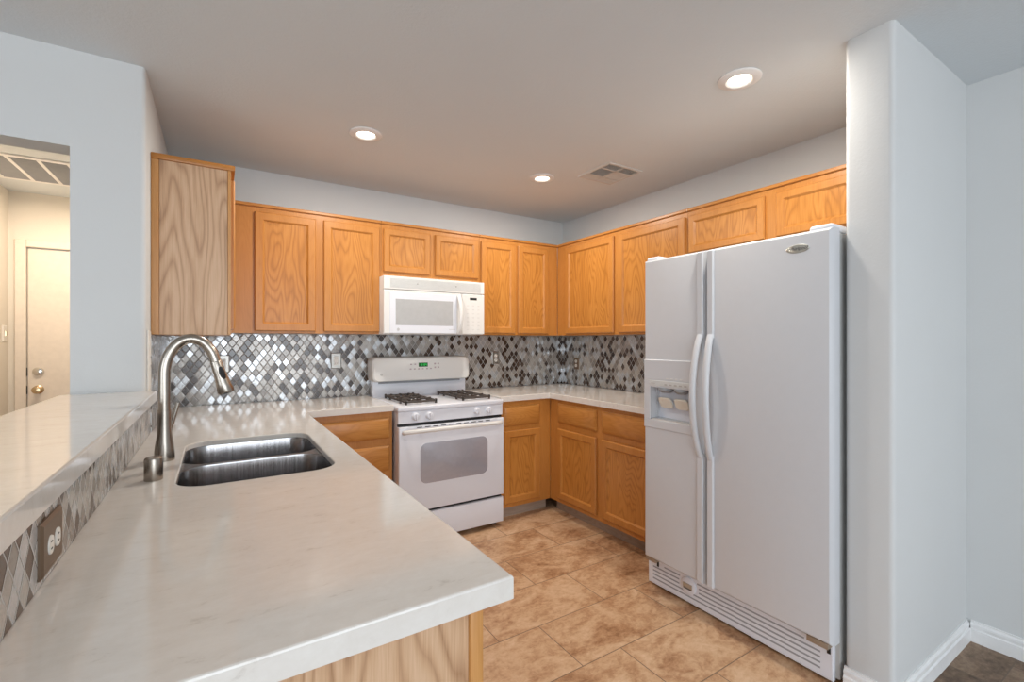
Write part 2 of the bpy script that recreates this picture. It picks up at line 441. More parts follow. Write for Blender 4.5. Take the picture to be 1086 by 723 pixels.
# hall return-air grille in the ceiling
g = thing('return_air_grille', 'large return air grille in the hallway ceiling', 'vent', (-0.95, 4.35, ZC))
md = mp(ZC, 'D')
b = B()
for u0, u1, z0, z1 in ((-1.30, -0.60, 4.05, 4.09), (-1.30, -0.60, 4.61, 4.65), (-1.30, -1.24, 4.09, 4.61), (-0.66, -0.60, 4.09, 4.61)):
    slab(b, md, u0, u1, z0, z1, [(0, 0), (0, 0.006), (0.004, 0.010)])
for u in (-1.094, -0.949, -0.805):
    slab(b, md, u-0.010, u+0.010, 4.09, 4.61, [(0, 0), (0, 0.010)])
obj('grille_frame', b, 'trim', g)
obj('filter', bx(-1.24, -0.66, 4.09, 4.61, ZC-0.003, ZC-0.001), 'filt', g)
b = B()
for k in range(26):
    y = 4.10+k*0.02; 
    loft(b, [[Vector((u, y, ZC-0.003)), Vector((u, y+0.010, ZC-0.009)), Vector((u, y+0.0115, ZC-0.008)), Vector((u, y+0.0015, ZC-0.002))] for u in (-1.24, -0.66)])
obj('louvres', b, 'groove', g)

# ------------------------------------------------------------------ tile backsplashes
def splash(name, bm, label):
    return tag(obj(name, bm, 'tile'), label, 'backsplash')
splash('tile_backsplash', bx(-0.244, XR-0.006, YB-0.006, YB-0.0005, ZT+0.001, 1.381), 'diamond mosaic tile backsplash on the back wall behind the range')
splash('tile_backsplash', bx(XR-0.006, XR-0.0005, 1.80, YB-0.0065, ZT+0.001, 1.381), 'diamond mosaic tile backsplash on the right wall beside the refrigerator')
splash('tile_backsplash', bx(XL+0.0005, XL+0.006, YL+0.14, YB-0.0065, ZT+0.001, 1.361), 'diamond mosaic tile backsplash under the left wall cabinet, behind the faucet')
splash('tile_backsplash', bx(XL-0.0055, XL+0.004, 0.66, YL+0.13, ZT+0.001, 1.081), 'low strip of mosaic tile under the raised bar edge')

# ------------------------------------------------------------------ counters
def plate(poly, holes, z0, z1, bev=0.004):
    bm = B(); es = []; loops = []
    for lp in [poly]+holes:
        vs = [bm.verts.new((x, y, z1)) for x, y in lp]
        loops.append(vs)
        for i in range(len(vs)): es.append(bm.edges.new((vs[i], vs[(i+1) % len(vs)])))
    bmesh.ops.triangle_fill(bm, use_beauty=True, use_dissolve=False, edges=es)
    top = list(bm.faces)
    r = bmesh.ops.extrude_face_region(bm, geom=top)
    bmesh.ops.translate(bm, verts=[v for v in r['geom'] if isinstance(v, bmesh.types.BMVert)], vec=(0, 0, z0-z1))
    bmesh.ops.recalc_face_normals(bm, faces=bm.faces)
    rim = [e for e in bm.edges if abs(e.verts[0].co.z-z1) < 1e-6 and abs(e.verts[1].co.z-z1) < 1e-6 and e.calc_face_angle(0) > 1.0]
    if bev: bmesh.ops.bevel(bm, geom=rim, offset=bev, segments=2, profile=0.5, affect='EDGES')
    return bm
SX0, SX1, SY0, SY1 = -0.099, 0.336, 1.578, 2.282
hole = rrect(SX0, SX1, SY0, SY1, 0.085, 8)
PX, PY = 0.435, 0.682
FX, FY = 2.205, 2.93
outl = [(XL, PY), (PX, PY), (PX, FY), (0.958, FY), (0.958, YB-0.006), (XL, YB-0.006)]
ct = plate(outl, [hole], ZT-0.02, ZT)
lower = plate(outl, [rrect(SX0-0.035, SX1+0.035, SY0-0.035, SY1+0.035, 0.1, 8)], ZT-0.04, ZT-0.02, 0)
tmp = bpy.data.meshes.new('lower'); lower.to_mesh(tmp); lower.free(); ct.from_mesh(tmp); bpy.data.meshes.remove(tmp)
tag(obj('countertop', ct, 'quartz', smooth=False),
    'beige speckled quartz countertop of the sink peninsula, running left of the range', 'countertop')
tag(obj('countertop', plate([(1.757, FY), (FX, FY), (FX, 1.775), (XR-0.006, 1.775), (XR-0.006, YB-0.006), (1.757, YB-0.006)], [], ZT-0.04, ZT), 'quartz', smooth=False),
    'beige quartz countertop in the corner between range and refrigerator', 'countertop')
tag(obj('bar_top', plate([(-0.513, 0.62), (-0.213, 0.62), (-0.213, YL-0.001), (-0.513, YL-0.001)], [], 1.082, 1.123), 'quartz', smooth=False),
    'raised narrow white quartz bar top on the tiled half wall', 'countertop')

# ------------------------------------------------------------------ cabinets
def door(par, m, u0, u1, z0, z1, fr=0.050):
    d = obj('door', slab(B(), m, u0, u1, z0, z1, [(0, 0), (0, 0.013), (0.005, 0.019), (fr-0.006, 0.019), (fr, 0.0135)], cap1=False), 'oakf', par)
    i = fr
    obj('panel', slab(B(), m, u0+i, u1-i, z0+i, z1-i, [(0, 0.0135), (0.005, 0.009)], cap0=False), 'oakv', d)
    return d
def drawer(par, m, u0, u1, z0, z1):
    return obj('drawer_front', slab(B(), m, u0, u1, z0, z1, [(0, 0), (0, 0.009), (0.004, 0.012), (0.018, 0.019)]), 'oakh', par)
def mould(par, m, u0, u1, z, w=0.012):
    return obj('top_moulding', slab(B(), m, u0, u1, z-0.020, z, [(0, 0), (0, w-0.004), (0.003, w-0.001)]), 'oakshade', par)
UB, UT = 1.382, 2.176                   # wall cabinets: bottom, top
UF, RF = 3.255, 2.535                   # their frame faces on the back and on the right wall

# left wall cabinet with pale end panel
c = thing('wall_cabinet', 'oak wall cabinet on the left wall with pale end panel facing the room', 'cabinet', (-0.09, 3.0, UB))
obj('cabinet_box', bx(XL+0.001, 0.058, 2.646, 3.225, UB-0.02, UT), 'oakf', c)
ms = mp(2.646, 'S')
obj('end_panel', slab(B(), ms, -0.219, 0.045, UB-0.02, UT-0.020, [(0, 0), (0.001, 0.004)]), 'oakp', c)
obj('corner_trim', slab(B(), ms, -0.249, -0.219, UB-0.02, UT-0.020, [(0, 0), (0.001, 0.007)]), 'oakt', c)
obj('corner_trim', slab(B(), ms, 0.045, 0.060, UB-0.02, UT-0.020, [(0, 0), (0.001, 0.007)]), 'oakt', c)
obj('top_moulding', bx(XL+0.001, 0.076, 2.634, 3.225, UT-0.020, UT+0.006, bev=0.003), 'oakshade', c)
door(c, mp(0.058, 'E'), 2.668, 3.215, UB+0.010, UT-0.055)

def wallcab(label, kind, face, u0, u1, z0, doors, deep, cat='cabinet', mu=None):
    m = mp(face, kind)
    mid = m((u0+u1)/2, -deep/2, z0)
    c = thing('wall_cabinet', label, cat, mid)
    obj('cabinet_box', slab(B(), m, u0, u1, z0, UT-0.004, [(0, -deep), (0, 0)]), 'oakf', c)
    mu = mu or (u0, u1)
    mould(c, m, mu[0], mu[1], UT)
    for a, bb, zz0, zz1 in doors: door(c, m, a, bb, zz0, zz1, 0.050 if zz1-zz0 > 0.4 else 0.045)
    return c
dz0, dz1 = UB+0.014, UT-0.052
wallcab('oak wall cabinet with two tall doors left of the microwave', 'S', UF, 0.062, 0.972, UB, [(0.195, 0.544, dz0, dz1), (0.592, 0.958, dz0, dz1)], 0.297)
wallcab('short oak wall cabinet above the white microwave', 'S', UF, 0.974, 1.752, 1.785, [(0.987, 1.335, 1.822, dz1), (1.376, 1.738, 1.822, dz1)], 0.297)
wallcab('oak wall cabinet with two tall doors right of the microwave', 'S', UF, 1.754, RF-0.003, UB, [(1.766, 2.086, dz0, dz1), (2.113, 2.425, dz0, dz1)], 0.297)
wallcab('oak wall cabinet with two tall doors on the right wall, left of the refrigerator', 'W', RF, 1.905, UF-0.002, UB, [(2.553, 3.127, dz0, dz1), (1.925, 2.505, dz0, dz1)], 0.297)
wallcab('short oak wall cabinet above the white refrigerator', 'W', RF, 0.826, 1.903, 1.86, [(1.407, 1.893, 1.888, dz1), (0.845, 1.345, 1.888, dz1)], 0.297)

def basecab(label, kind, face, u0, u1, deep, drawers, doors, back=0.0):
    m = mp(face, kind)
    c = thing('base_cabinet', label, 'cabinet', m((u0+u1)/2, -deep/2, 0))
    obj('cabinet_box', slab(B(), m, u0, u1, 0.09, ZT-0.041, [(0, -deep), (0, 0)]), 'oakf', c)
    obj('toe_kick', slab(B(), m, u0+0.002, u1-0.002, 0.0, 0.0895, [(0, -deep+0.02), (0, -0.06)]), 'kick', c)
    for d in drawers: drawer(c, m, *d)
    for d in doors: door(c, m, *d)
    return c
BF, BX = 2.955, 2.232                   # base cabinet faces: back run, right run
dcols = [(0.50, 0.936)]
basecab('oak drawer base cabinet between the peninsula and the range', 'S', BF, 0.405, 0.955, 0.597,
        [(0.47, 0.936, 0.713, 0.843), (0.47, 0.936, 0.505, 0.665), (0.47, 0.936, 0.305, 0.470), (0.47, 0.936, 0.115, 0.270)], [])
basecab('oak base cabinet with one drawer and one door right of the range', 'S', BF, 1.758, BX-0.002, 0.597,
        [(1.795, 2.121, 0.697, 0.846)], [(1.795, 2.121, 0.122, 0.662)])
basecab('oak base cabinet with two drawers and two doors left of the refrigerator', 'W', BX, 1.778, BF-0.002, 0.60,
        [(2.416, 2.848, 0.706, 0.853), (1.80, 2.362, 0.706, 0.853)], [(2.416, 2.848, 0.126, 0.660), (1.80, 2.362, 0.126, 0.660)])
# peninsula carcass (sink base): open under the sink
c = thing('base_cabinet', 'oak peninsula base cabinet with pale end panel under the sink counter', 'cabinet', (0.08, 1.6, 0))
b = B()
box(b, XL+0.001, 0.385, 0.735, 1.45, 0.09, ZT-0.041); box(b, XL+0.001, 0.385, 2.40, 2.952, 0.09, ZT-0.041)
box(b, XL+0.001, 0.385, 1.45, 2.40, 0.09, 0.62); box(b, 0.365, 0.385, 1.45, 2.40, 0.62, ZT-0.041); box(b, XL+0.001, XL+0.02, 1.45, 2.40, 0.62, ZT-0.041)
obj('cabinet_box', b, 'oakf', c)
mw = mp(0.735, 'S')
obj('end_panel', slab(B(), mw, XL+0.001, 0.372, 0.0, ZT-0.041, [(0, 0), (0.001, 0.006)]), 'oakp', c)
obj('corner_trim', bx(0.372, 0.398, 0.722, 0.748, 0.0, ZT-0.041, bev=0.003), 'oakt', c)
obj('toe_kick', bx(XL+0.001, 0.33, 0.75, 2.95, 0.0, 0.0895), 'kick', c)
me_ = mp(0.385, 'E')
for a, bb in ((0.78, 1.20), (1.24, 1.66), (1.70, 2.08), (2.12, 2.50)):
    drawer(c, me_, a, bb, 0.706, 0.853); door(c, me_, a, bb, 0.126, 0.660)

# ------------------------------------------------------------------ sink, faucet, air gap
sk = thing('kitchen_sink', 'stainless steel double bowl undermount sink set in the peninsula', 'sink', ((SX0+SX1)/2, (SY0+SY1)/2, 0.66))
def basin(x0, x1, y0, y1, zr):
    b = B(); rings = []
    prof = [(0.0, zr), (0.001, zr-0.004), (0.002, zr-0.13), (0.006, 0.710), (0.022, 0.682), (0.045, 0.672), (0.10, 0.670)]
    for ins, z in prof:
        rings.append([Vector((x, y, z)) for x, y in rrect(x0+ins, x1-ins, y0+ins, y1-ins, max(0.085-ins*0.55, 0.02), 8)])
    loft(b, rings, cap0=False)
    return b
g_ = 0.006
D0, D1 = 1.930, 1.955
zr = ZT-0.022
bn = obj('basin', basin(SX0-g_, SX1+g_, SY0-g_, D0, zr), 'steel', sk)
bf = obj('basin', basin(SX0-g_, SX1+g_, D1, SY1+g_, zr), 'steel', sk)
for o, yy in ((bn, 1.757), (bf, 2.11)):
    obj('drain', lathe(B(), (0.113, yy, 0.671), [(0.044, 0.0), (0.044, 0.003), (0.036, 0.004), (0.030, 0.001), (0.001, 0.0008)], 24), 'chrome', o)
# rim plate: flange and the saddle between the bowls
out = rrect(SX0-0.03, SX1+0.03, SY0-0.03, SY1+0.03, 0.09, 8)
h1 = rrect(SX0-g_, SX1+g_, SY0-g_, D0, 0.085, 8); h2 = rrect(SX0-g_, SX1+g_, D1, SY1+g_, 0.085, 8)
obj('rim', plate(out, [h1, h2], zr-0.002, zr, 0), 'steel', sk)
obj('rim_collar', loft(B(), [[Vector((x, y, z)) for x, y in rrect(SX0-g_, SX1+g_, SY0-g_, SY1+g_, 0.09, 8)] for z in (zr, ZT-0.0205)], False, False), 'steel', sk)

fx, fy = -0.150, 1.985
f = thing('kitchen_faucet', 'tall brushed nickel gooseneck pull-down faucet beside the sink', 'faucet', (fx, fy, ZT))
obj('body', lathe(B(), (fx, fy, ZT), [(0.029, 0), (0.0295, 0.006), (0.0285, 0.03), (0.026, 0.055), (0.021, 0.09), (0.0200, 0.125), (0.0190, 0.165), (0.0190, 0.172)], 28), 'nickel', f)
pts = [(fx, fy, 1.097)]
for k in range(0, 8): pts.append((fx, fy, 1.10+0.118*k/7))
R_ = 0.076
cx_, cz_ = fx+R_, 1.218
R2 = 0.123
for k in range(1, 21):
    a = PI - (PI*0.90)*k/20
    pts.append((cx_+R_*math.cos(a)*1.0, fy, cz_+R2*math.sin(a)))
neck = list(pts)
obj('spout', tube(B(), neck, 0.0172, 18), 'nickel', f)
e = Vector(neck[-1]); dd = Vector((0.30, 0, -1)).normalized()
p0 = e
hp = [p0 + dd*t for t in (-0.004, 0.0, 0.035, 0.078, 0.108, 0.114)]
hd = obj('spray_head', tube(B(), hp, [0.0174, 0.0185, 0.0195, 0.0235, 0.0275, 0.0255], 22), 'nickel', f)
nrm = Vector((0.35, -0.94, 0.12)).normalized()
pc = p0 + dd*0.042
side = dd.cross(nrm).normalized()
nb = (side.cross(dd)).normalized()
if nb.y > 0: nb = -nb
b = B(); rings = []
for w, s in ((0.012, 1.0), (0.0212, 1.0), (0.0232, 0.75)):
    rings.append([pc + nb*w + side*(0.0095*s*math.cos(2*PI*k/20)) + dd*(0.025*s*math.sin(2*PI*k/20)) for k in range(20)])
loft(b, rings); obj('spray_button', b, 'black', hd)
obj('nozzle', tube(B(), [p0+dd*0.1135, p0+dd*0.1165], 0.020, 20), 'dark', hd)
obj('handle', tube(B(), [(fx, fy+0.004, 1.005), (fx+0.004, fy+0.036, 1.012), (fx+0.010, fy+0.048, 1.024), (fx+0.022, fy+0.060, 1.065), (fx+0.034, fy+0.068, 1.112)],
                   [0.014, 0.013, 0.010, 0.0075, 0.0065], 14), 'nickel', f)
tag(obj('air_gap', lathe(B(), (-0.156, 1.722, ZT), [(0.0225, 0), (0.023, 0.002), (0.023, 0.058), (0.0215, 0.064), (0.017, 0.067), (0.001, 0.068)], 28), 'nickel'),
    'short brushed nickel air gap cap standing beside the faucet base', 'air gap')

# ------------------------------------------------------------------ range
rg = thing('gas_range', 'white freestanding gas range between the base cabinets', 'stove', (1.358, 3.2, 0))
X0, X1 = 0.968, 1.748
YF = 2.885
ms = mp(YF, 'S')
obj('body', bx(X0+0.004, X1-0.004, YF+0.03, 3.54, 0.035, 0.880), 'white', rg)
obj('foot', bx(X0+0.03, X0+0.07, YF+0.05, YF+0.09, 0.0, 0.036), 'black', rg)
obj('foot', bx(X1-0.07, X1-0.03, YF+0.05, YF+0.09, 0.0, 0.036), 'black', rg)
obj('cooktop', bx(X0, X1, YF-0.008, 3.47, 0.880, 0.912, bev=0.008, seg=3), 'white', rg)
cp = obj('control_panel', slab(B(), mp(YF+0.03, 'S'), X0+0.003, X1-0.003, 0.803, 0.8795, [(0, 0), (0, 0.028), (0.003, 0.031)]), 'white', rg)
obj('shadow_gap', bx(X0+0.006, X1-0.006, YF+0.012, YF+0.031, 0.7845, 0.8028), 'black', rg)
for kx in (1.085, 1.180, 1.535, 1.628):
    k = obj('knob', lathe(B(), (kx, YF-0.001, 0.845), [(0.026, 0), (0.026, -0.006), (0.022, -0.009), (0.021, -0.020), (0.018, -0.024), (0.001, -0.0245)], 24, 'y'), 'white', rg)
    obj('knob_grip', bx(kx-0.005, kx+0.005, YF-0.037, YF-0.024, 0.825, 0.865, bev=0.003), 'white', k)
od = obj('oven_door', slab(B(), mp(YF+0.029, 'S'), X0+0.002, X1-0.002, 0.232, 0.783, [(0, 0), (0, 0.040), (0.004, 0.046), (0.008, 0.047)]), 'white', rg)
yd = YF+0.029-0.047
obj('window', slab(B(), mp(yd, 'S'), 1.112, 1.612, 0.405, 0.668, [(0, -0.001), (0.001, 0.0015), (0.004, 0.002)], r=0.045, n=6), 'ovenglass', od)
hp = [(X0+0.03, yd+0.002, 0.748), (X0+0.034, yd-0.020, 0.752), (X0+0.055, yd-0.036, 0.756), (X0+0.10, yd-0.040, 0.757), (X1-0.10, yd-0.040, 0.757), (X1-0.055, yd-0.036, 0.756), (X1-0.034, yd-0.020, 0.752), (X1-0.03, yd+0.002, 0.748)]
obj('handle', tube(B(), hp, (0.010, 0.014), 14, flat=(0, 0, 1)), 'cream', od)
b = B()
for k in range(10):
    xx = 1.09+k*0.056; box(b, xx, xx+0.036, yd-0.0008, yd+0.002, 0.772, 0.777)
obj('vent_slots', b, 'black', od)
obj('door_gap', bx(X0+0.008, X1-0.008, YF+0.012, YF+0.030, 0.212, 0.2318), 'black', rg)
dr = obj('storage_drawer', slab(B(), mp(YF+0.029, 'S'), X0+0.002, X1-0.002, 0.036, 0.213, [(0, 0), (0, 0.036), (0.004, 0.042), (0.010, 0.044)]), 'white', rg)
# backguard
bg = obj('backguard', bx(X0+0.008, X1-0.008, 3.475, 3.545, 0.905, 1.045, bev=0.004), 'white', rg)
b = B(); rings = []
yb0, yb1 = 3.405, 3.548
for yy, ins in ((yb1, 0.006), (yb1-0.01, 0.0), (yb0+0.03, 0.0), (yb0+0.008, 0.006), (yb0, 0.016)):
    tilt = 0.018 if yy < 3.45 else 0
    pts_ = []
    for u, z in rrect(X0-0.012+ins, X1+0.004-ins, 1.030+ins*0.4, 1.212-ins, 0.036, 6):
        q = 0.004 if z < 1.1 else 0
        pts_.append(Vector((u, yy+tilt*(z-1.03)/0.18, z)))
    rings.append(pts_)
loft(b, rings)
hd_ = obj('control_head', b, 'cream', rg)
def yh(z): return yb0+0.018*(z-1.03)/0.18-0.0006
def onhead(bm, u0, u1, z0, z1, t=0.0015):
    rings = []
    for w in (-0.001, t):
        rings.append([Vector((u, yh(z)-w, z)) for u, z in rrect(u0, u1, z0, z1)])
    return loft(bm, rings)
obj('clock_display', onhead(B(), 1.312, 1.386, 1.135, 1.166), 'clockbg', hd_)
b = B()
segs = {'1': 'bc', '2': 'abged', '0': 'abcdef', '4': 'fgbc'}
def digit(bm, ch, u, z, s):
    h = s*1.8; t = s*0.26
    seg = {'a': (0, s, h-t, h), 'd': (0, s, 0, t), 'g': (0, s, h/2-t/2, h/2+t/2), 'f': (0, t, h/2, h), 'b': (s-t, s, h/2, h), 'e': (0, t, 0, h/2), 'c': (s-t, s, 0, h/2)}
    for k in segs[ch]:
        a0, a1, z0, z1 = seg[k]; onhead(bm, u+a0, u+a1, z+z0, z+z1, 0.0022)
for ch, u in (('1', 1.322), ('2', 1.335), ('0', 1.354), ('4', 1.368)): digit(b, ch, u, 1.143, 0.009)
obj('clock_digits', b, 'green', hd_)
for u, w_, z0, z1 in ([(1.245, .013, 1.150, 1.160), (1.278, .013, 1.150, 1.160), (1.440, .013, 1.150, 1.162), (1.468, .013, 1.150, 1.162), (1.440, .013, 1.122, 1.133), (1.468, .013, 1.122, 1.133)]
                      + [(u, .014, 1.115, 1.124) for u in (1.240, 1.272, 1.306, 1.338, 1.372, 1.404)]):
    obj('keypad_button', onhead(B(), u, u+w_, z0, z1), 'printp', hd_)
def ring_logo(name, par, m, u, z, r, mat='print'):
    b = B()
    lo = lambda rr, w: [m(u+rr*math.cos(2*PI*k/20), w, z+rr*math.sin(2*PI*k/20)) for k in range(20)]
    loft(b, [lo(r, -0.0005), lo(r, 0.0012), lo(r*0.72, 0.0012), lo(r*0.72, -0.0005)], False, False)
    for k in (-1, 1):      # two curled initials
        pp = [m(u+k*r*0.27+r*0.2*math.cos(t), 0.0012, z+r*0.33*math.sin(t)) for t in [0.6+j*0.55 for j in range(9)]]
        tube(b, pp, r*0.07, 6)
    return obj(name, b, mat, par)
ring_logo('round_logo', hd_, mp(3.410, 'S'), 1.022, 1.085, 0.0085)
obj('shadow_strip', bx(X0+0.05, X1-0.06, 3.470, 3.4752, 1.012, 1.029), 'groove', bg)
# burners and grates
for gx in (1.155, 1.572):
    for by in (3.068, 3.292):
        obj('burner', lathe(B(), (gx, by, 0.9118), [(0.052, 0), (0.050, 0.004), (0.030, 0.006), (0.030, 0.012), (0.001, 0.012)], 24), 'burner', rg)
        obj('burner_cap', lathe(B(), (gx, by, 0.9238), [(0.026, 0), (0.027, 0.004), (0.022, 0.008), (0.001, 0.009)], 20), 'cast', rg)
    gr = B(); x0, x1, y0, y1 = gx-0.112, gx+0.112, 2.955, 3.405
    zt, zb = 0.943, 0.914; t = 0.013
    rails = [(x0, x1, y0, y0+t), (x0, x1, y1-t, y1), (x0, x0+t, y0, y1), (x1-t, x1, y0, y1)]
    for a in rails: box(gr, a[0], a[1], a[2], a[3], zt-0.020, zt-0.006, bev=0.002)
    ym = (y0+y1)/2
    box(gr, x0, x1, ym-t/2, ym+t/2, zt-0.018, zt-0.006, bev=0.002)
    for by in (3.068, 3.292):
        for sx in (-1, 1):
            a, c_ = (x0, gx-0.032) if sx < 0 else (gx+0.032, x1)
            box(gr, a, c_, by-t/2, by+t/2, zt-0.014, zt, bev=0.003)
            e0 = x0 if sx < 0 else x1-t
            box(gr, e0, e0+t, by-t/2, by+t/2, zb-0.002, zt, bev=0.001)
            for sy in (-1, 1):
                ux = gx+sx*0.066
                ya, yb_ = (by-0.105, by-0.032) if sy < 0 else (by+0.032, by+0.105)
                box(gr, ux-t/2, ux+t/2, ya, yb_, zt-0.014, zt, bev=0.003)
        for sy in (-1, 1):
            ya, yb_ = (by-0.106, by-0.028) if sy < 0 else (by+0.028, by+0.106)
            box(gr, gx-t/2, gx+t/2, ya, yb_, zt-0.014, zt, bev=0.003)
    for xx in (x0, x1-t):
        for yy in (y0, y1-t): box(gr, xx, xx+t, yy, yy+t, zb-0.002, zt, bev=0.001)
    obj('grate', gr, 'cast', rg)

# ------------------------------------------------------------------ microwave
mwv = thing('microwave_oven', 'white over-the-range microwave hung below the short cabinet', 'microwave', (1.345, 3.34, 1.38))
MX0, MX1, MZ0, MZ1 = 0.958, 1.738, 1.381, 1.781
MY = 3.165
obj('body', bx(MX0, MX1, MY, 3.550, MZ0, MZ1, bev=0.003), 'cream', mwv)
mm = mp(MY, 'S')
vg = obj('vent_grille', slab(B(), mm, MX0, MX1, 1.690, MZ1, [(0, 0), (0, 0.018), (0.004, 0.022)]), 'cream', mwv)
b = B()
for k in range(9):
    z = 1.704+k*0.0073; slab(b, mp(MY-0.022, 'S'), MX0+0.045, MX1-0.03, z, z+0.0042, [(0, -0.001), (0, 0.0018)])
obj('grille_slats', b, 'pale', vg)
for u in (1.20, 1.50): obj('screw', lathe(B(), (u, MY-0.0236, 1.737), [(0.005, 0), (0.004, -0.0025), (0.001, -0.003)], 12, 'y'), 'print', vg)
md_ = obj('door', slab(B(), mm, MX0, 1.545, MZ0+0.004, 1.686, [(0, 0), (0, 0.018), (0.004, 0.022)]), 'cream', mwv)
obj('door_bezel', slab(B(), mp(MY-0.022, 'S'), 0.998, 1.505, 1.388, 1.672, [(0, -0.001), (0.002, 0.002)]), 'white', md_)
obj('window', slab(B(), mp(MY-0.024, 'S'), 1.040, 1.473, 1.444, 1.625, [(0, -0.001), (0.001, 0.0012)]), 'microglass', md_)
hp = []
for k in range(15):
    t = k/14; z = 1.390+0.280*t; bow = math.sin(PI*t)
    hp.append((1.520+0.006*bow, MY-0.022-0.036*bow**0.6, z))
obj('handle', tube(B(), hp, (0.016, 0.009), 14, flat=(0, 1, 0)), 'cream', md_)
cpn = obj('control_panel', slab(B(), mm, 1.548, MX1, MZ0+0.004, 1.686, [(0, 0), (0, 0.018), (0.004, 0.022)]), 'cream', mwv)
mf = mp(MY-0.022, 'S')
obj('display', slab(B(), mf, 1.612, 1.672, 1.642, 1.660, [(0, -0.001), (0.0005, 0.001)]), 'black', cpn)
for r in range(7):
    for q in range(3):
        u = 1.588+q*0.045; z = 1.415+r*0.030
        obj('keypad_button', slab(B(), mf, u, u+0.018, z, z+0.009, [(0, -0.001), (0.0004, 0.0006)]), 'keyp', cpn)
ring_logo('round_logo', md_, mp(MY-0.024, 'S'), 1.058, 1.414, 0.009)
slab_b = slab(B(), mp(MY-0.024, 'S'), 1.44, 1.49, 1.417, 1.420, [(0, -0.001), (0.0003, 0.0006)])
obj('model_print', slab_b, 'print', md_)
obj('under_light', bx(1.05, 1.15, MY+0.06, MY+0.12, MZ0-0.004, MZ0+0.001), 'pale', mwv)
obj('under_filter', bx(1.20, 1.60, MY+0.05, MY+0.30, MZ0-0.004, MZ0+0.001), 'groove', mwv)

# ------------------------------------------------------------------ refrigerator
fr = thing('refrigerator', 'white side-by-side refrigerator with ice and water dispenser', 'refrigerator', (2.40, 1.29, 0))
FXF = 1.955
obj('body', bx(2.030, 2.80, 0.838, 1.746, 0.02, 1.752, bev=0.006), 'fridge_side', fr)
obj('gasket', bx(2.0165, 2.031, 0.850, 1.735, 0.18, 1.745), 'gasket', fr)
mfz = mp(2.016, 'W')
dprof = [(0, 0), (0, 0.040), (0.004, 0.052), (0.011, 0.059), (0.020, 0.061)]
fz = obj('freezer_door', slab(B(), mfz, 1.3745, 1.752, 0.170, 1.766, dprof), 'fridge', fr)
fd = obj('refrigerator_door', slab(B(), mfz, 0.834, 1.3665, 0.174, 1.766, dprof), 'fridge', fr)
# dispenser recess
cut(fz, bx(1.90, 1.998, 1.456, 1.702, 0.918, 1.090))
cut(fz, bx(1.990, 2.015, 1.465, 1.695, 0.925, 1.085))
bz = B(); mface = mp(FXF, 'W')
for u0, u1, z0, z1 in ((1.442, 1.744, 1.128, 1.234), (1.442, 1.744, 0.874, 0.918), (1.702, 1.744, 0.918, 1.128), (1.442, 1.456, 0.918, 1.128), (1.456, 1.702, 1.090, 1.128)):
    slab(bz, mface, u0, u1, z0, z1, [(0, -0.002), (0, 0.004), (0.002, 0.006)])
dsp = obj('dispenser', bz, 'fridge', fr)
obj('control_strip', slab(B(), mp(FXF-0.006, 'W'), 1.448, 1.708, 1.098, 1.126, [(0, -0.001), (0.0015, 0.002)]), 'pale', dsp)
for k in range(5): obj('button', slab(B(), mp(FXF-0.008, 'W'), 1.470+k*0.030, 1.488+k*0.030, 1.104, 1.112, [(0, -0.001), (0.001, 0.001)]), 'print', dsp)
for k in range(4): obj('indicator', slab(B(), mp(FXF-0.006, 'W'), 1.50+k*0.028, 1.515+k*0.028, 1.136, 1.142, [(0, -0.001), (0.001, 0.0008)]), 'keyp', dsp)
obj('name_print', slab(B(), mp(FXF-0.008, 'W'), 1.665, 1.695, 1.109, 1.113, [(0, -0.001), (0.001, 0.001)]), 'print', dsp)
obj('recess_liner', bx(2.0146, 2.0158, 1.465, 1.695, 0.925, 1.085), 'white', dsp)
b = B()
for cy in (1.525, 1.625):
    lathe(b, (1.982, cy, 1.066), [(0.040, 0.024), (0.040, 0.012), (0.026, 0.0), (0.020, -0.003)], 18)
obj('chute', b, 'groove', dsp)
for cy in (1.525, 1.625):
    b = B(); rings = []
    for w, s in ((0, 1.0), (0.007, 1.0), (0.010, 0.9)):
        ring = []
        for u, z in rrect(-0.040*s, 0.040*s, -0.030*s, 0.030*s, 0.016*s, 4):
            ring.append(Vector((1.984 - w*0.9 - z*0.45, cy+u, 1.012+z*0.9-w*0.35)))
        rings.append(ring)
    loft(b, rings); obj('paddle', b, 'pad', dsp)
obj('drip_tray', bx(1.953, 1.99, 1.46, 1.698, 0.917, 0.923, bev=0.002), 'cream', dsp)
# full-height edge strips and bowed handles
for par, yc, sgn in ((fz, 1.398, 1), (fd, 1.344, -1)):
    for z0, z1 in ((0.178, 0.795), (1.345, 1.758)):
        obj('edge_strip', slab(B(), mface, yc-0.0165, yc+0.0165, z0, z1, [(0, -0.003), (0, 0.006), (0.004, 0.011)]), 'fridge', par)
    hp = []
    for k in range(25):
        t = k/24; z = 0.780+0.580*t
        bow = math.sin(PI*t)**0.75 if 0 < t < 1 else 0
        hp.append((FXF-0.004-0.050*bow, yc+sgn*0.008*bow, z))
    obj('handle', tube(B(), hp, (0.0125, 0.0165), 16, flat=(0, 1, 0)), 'fridge', par)
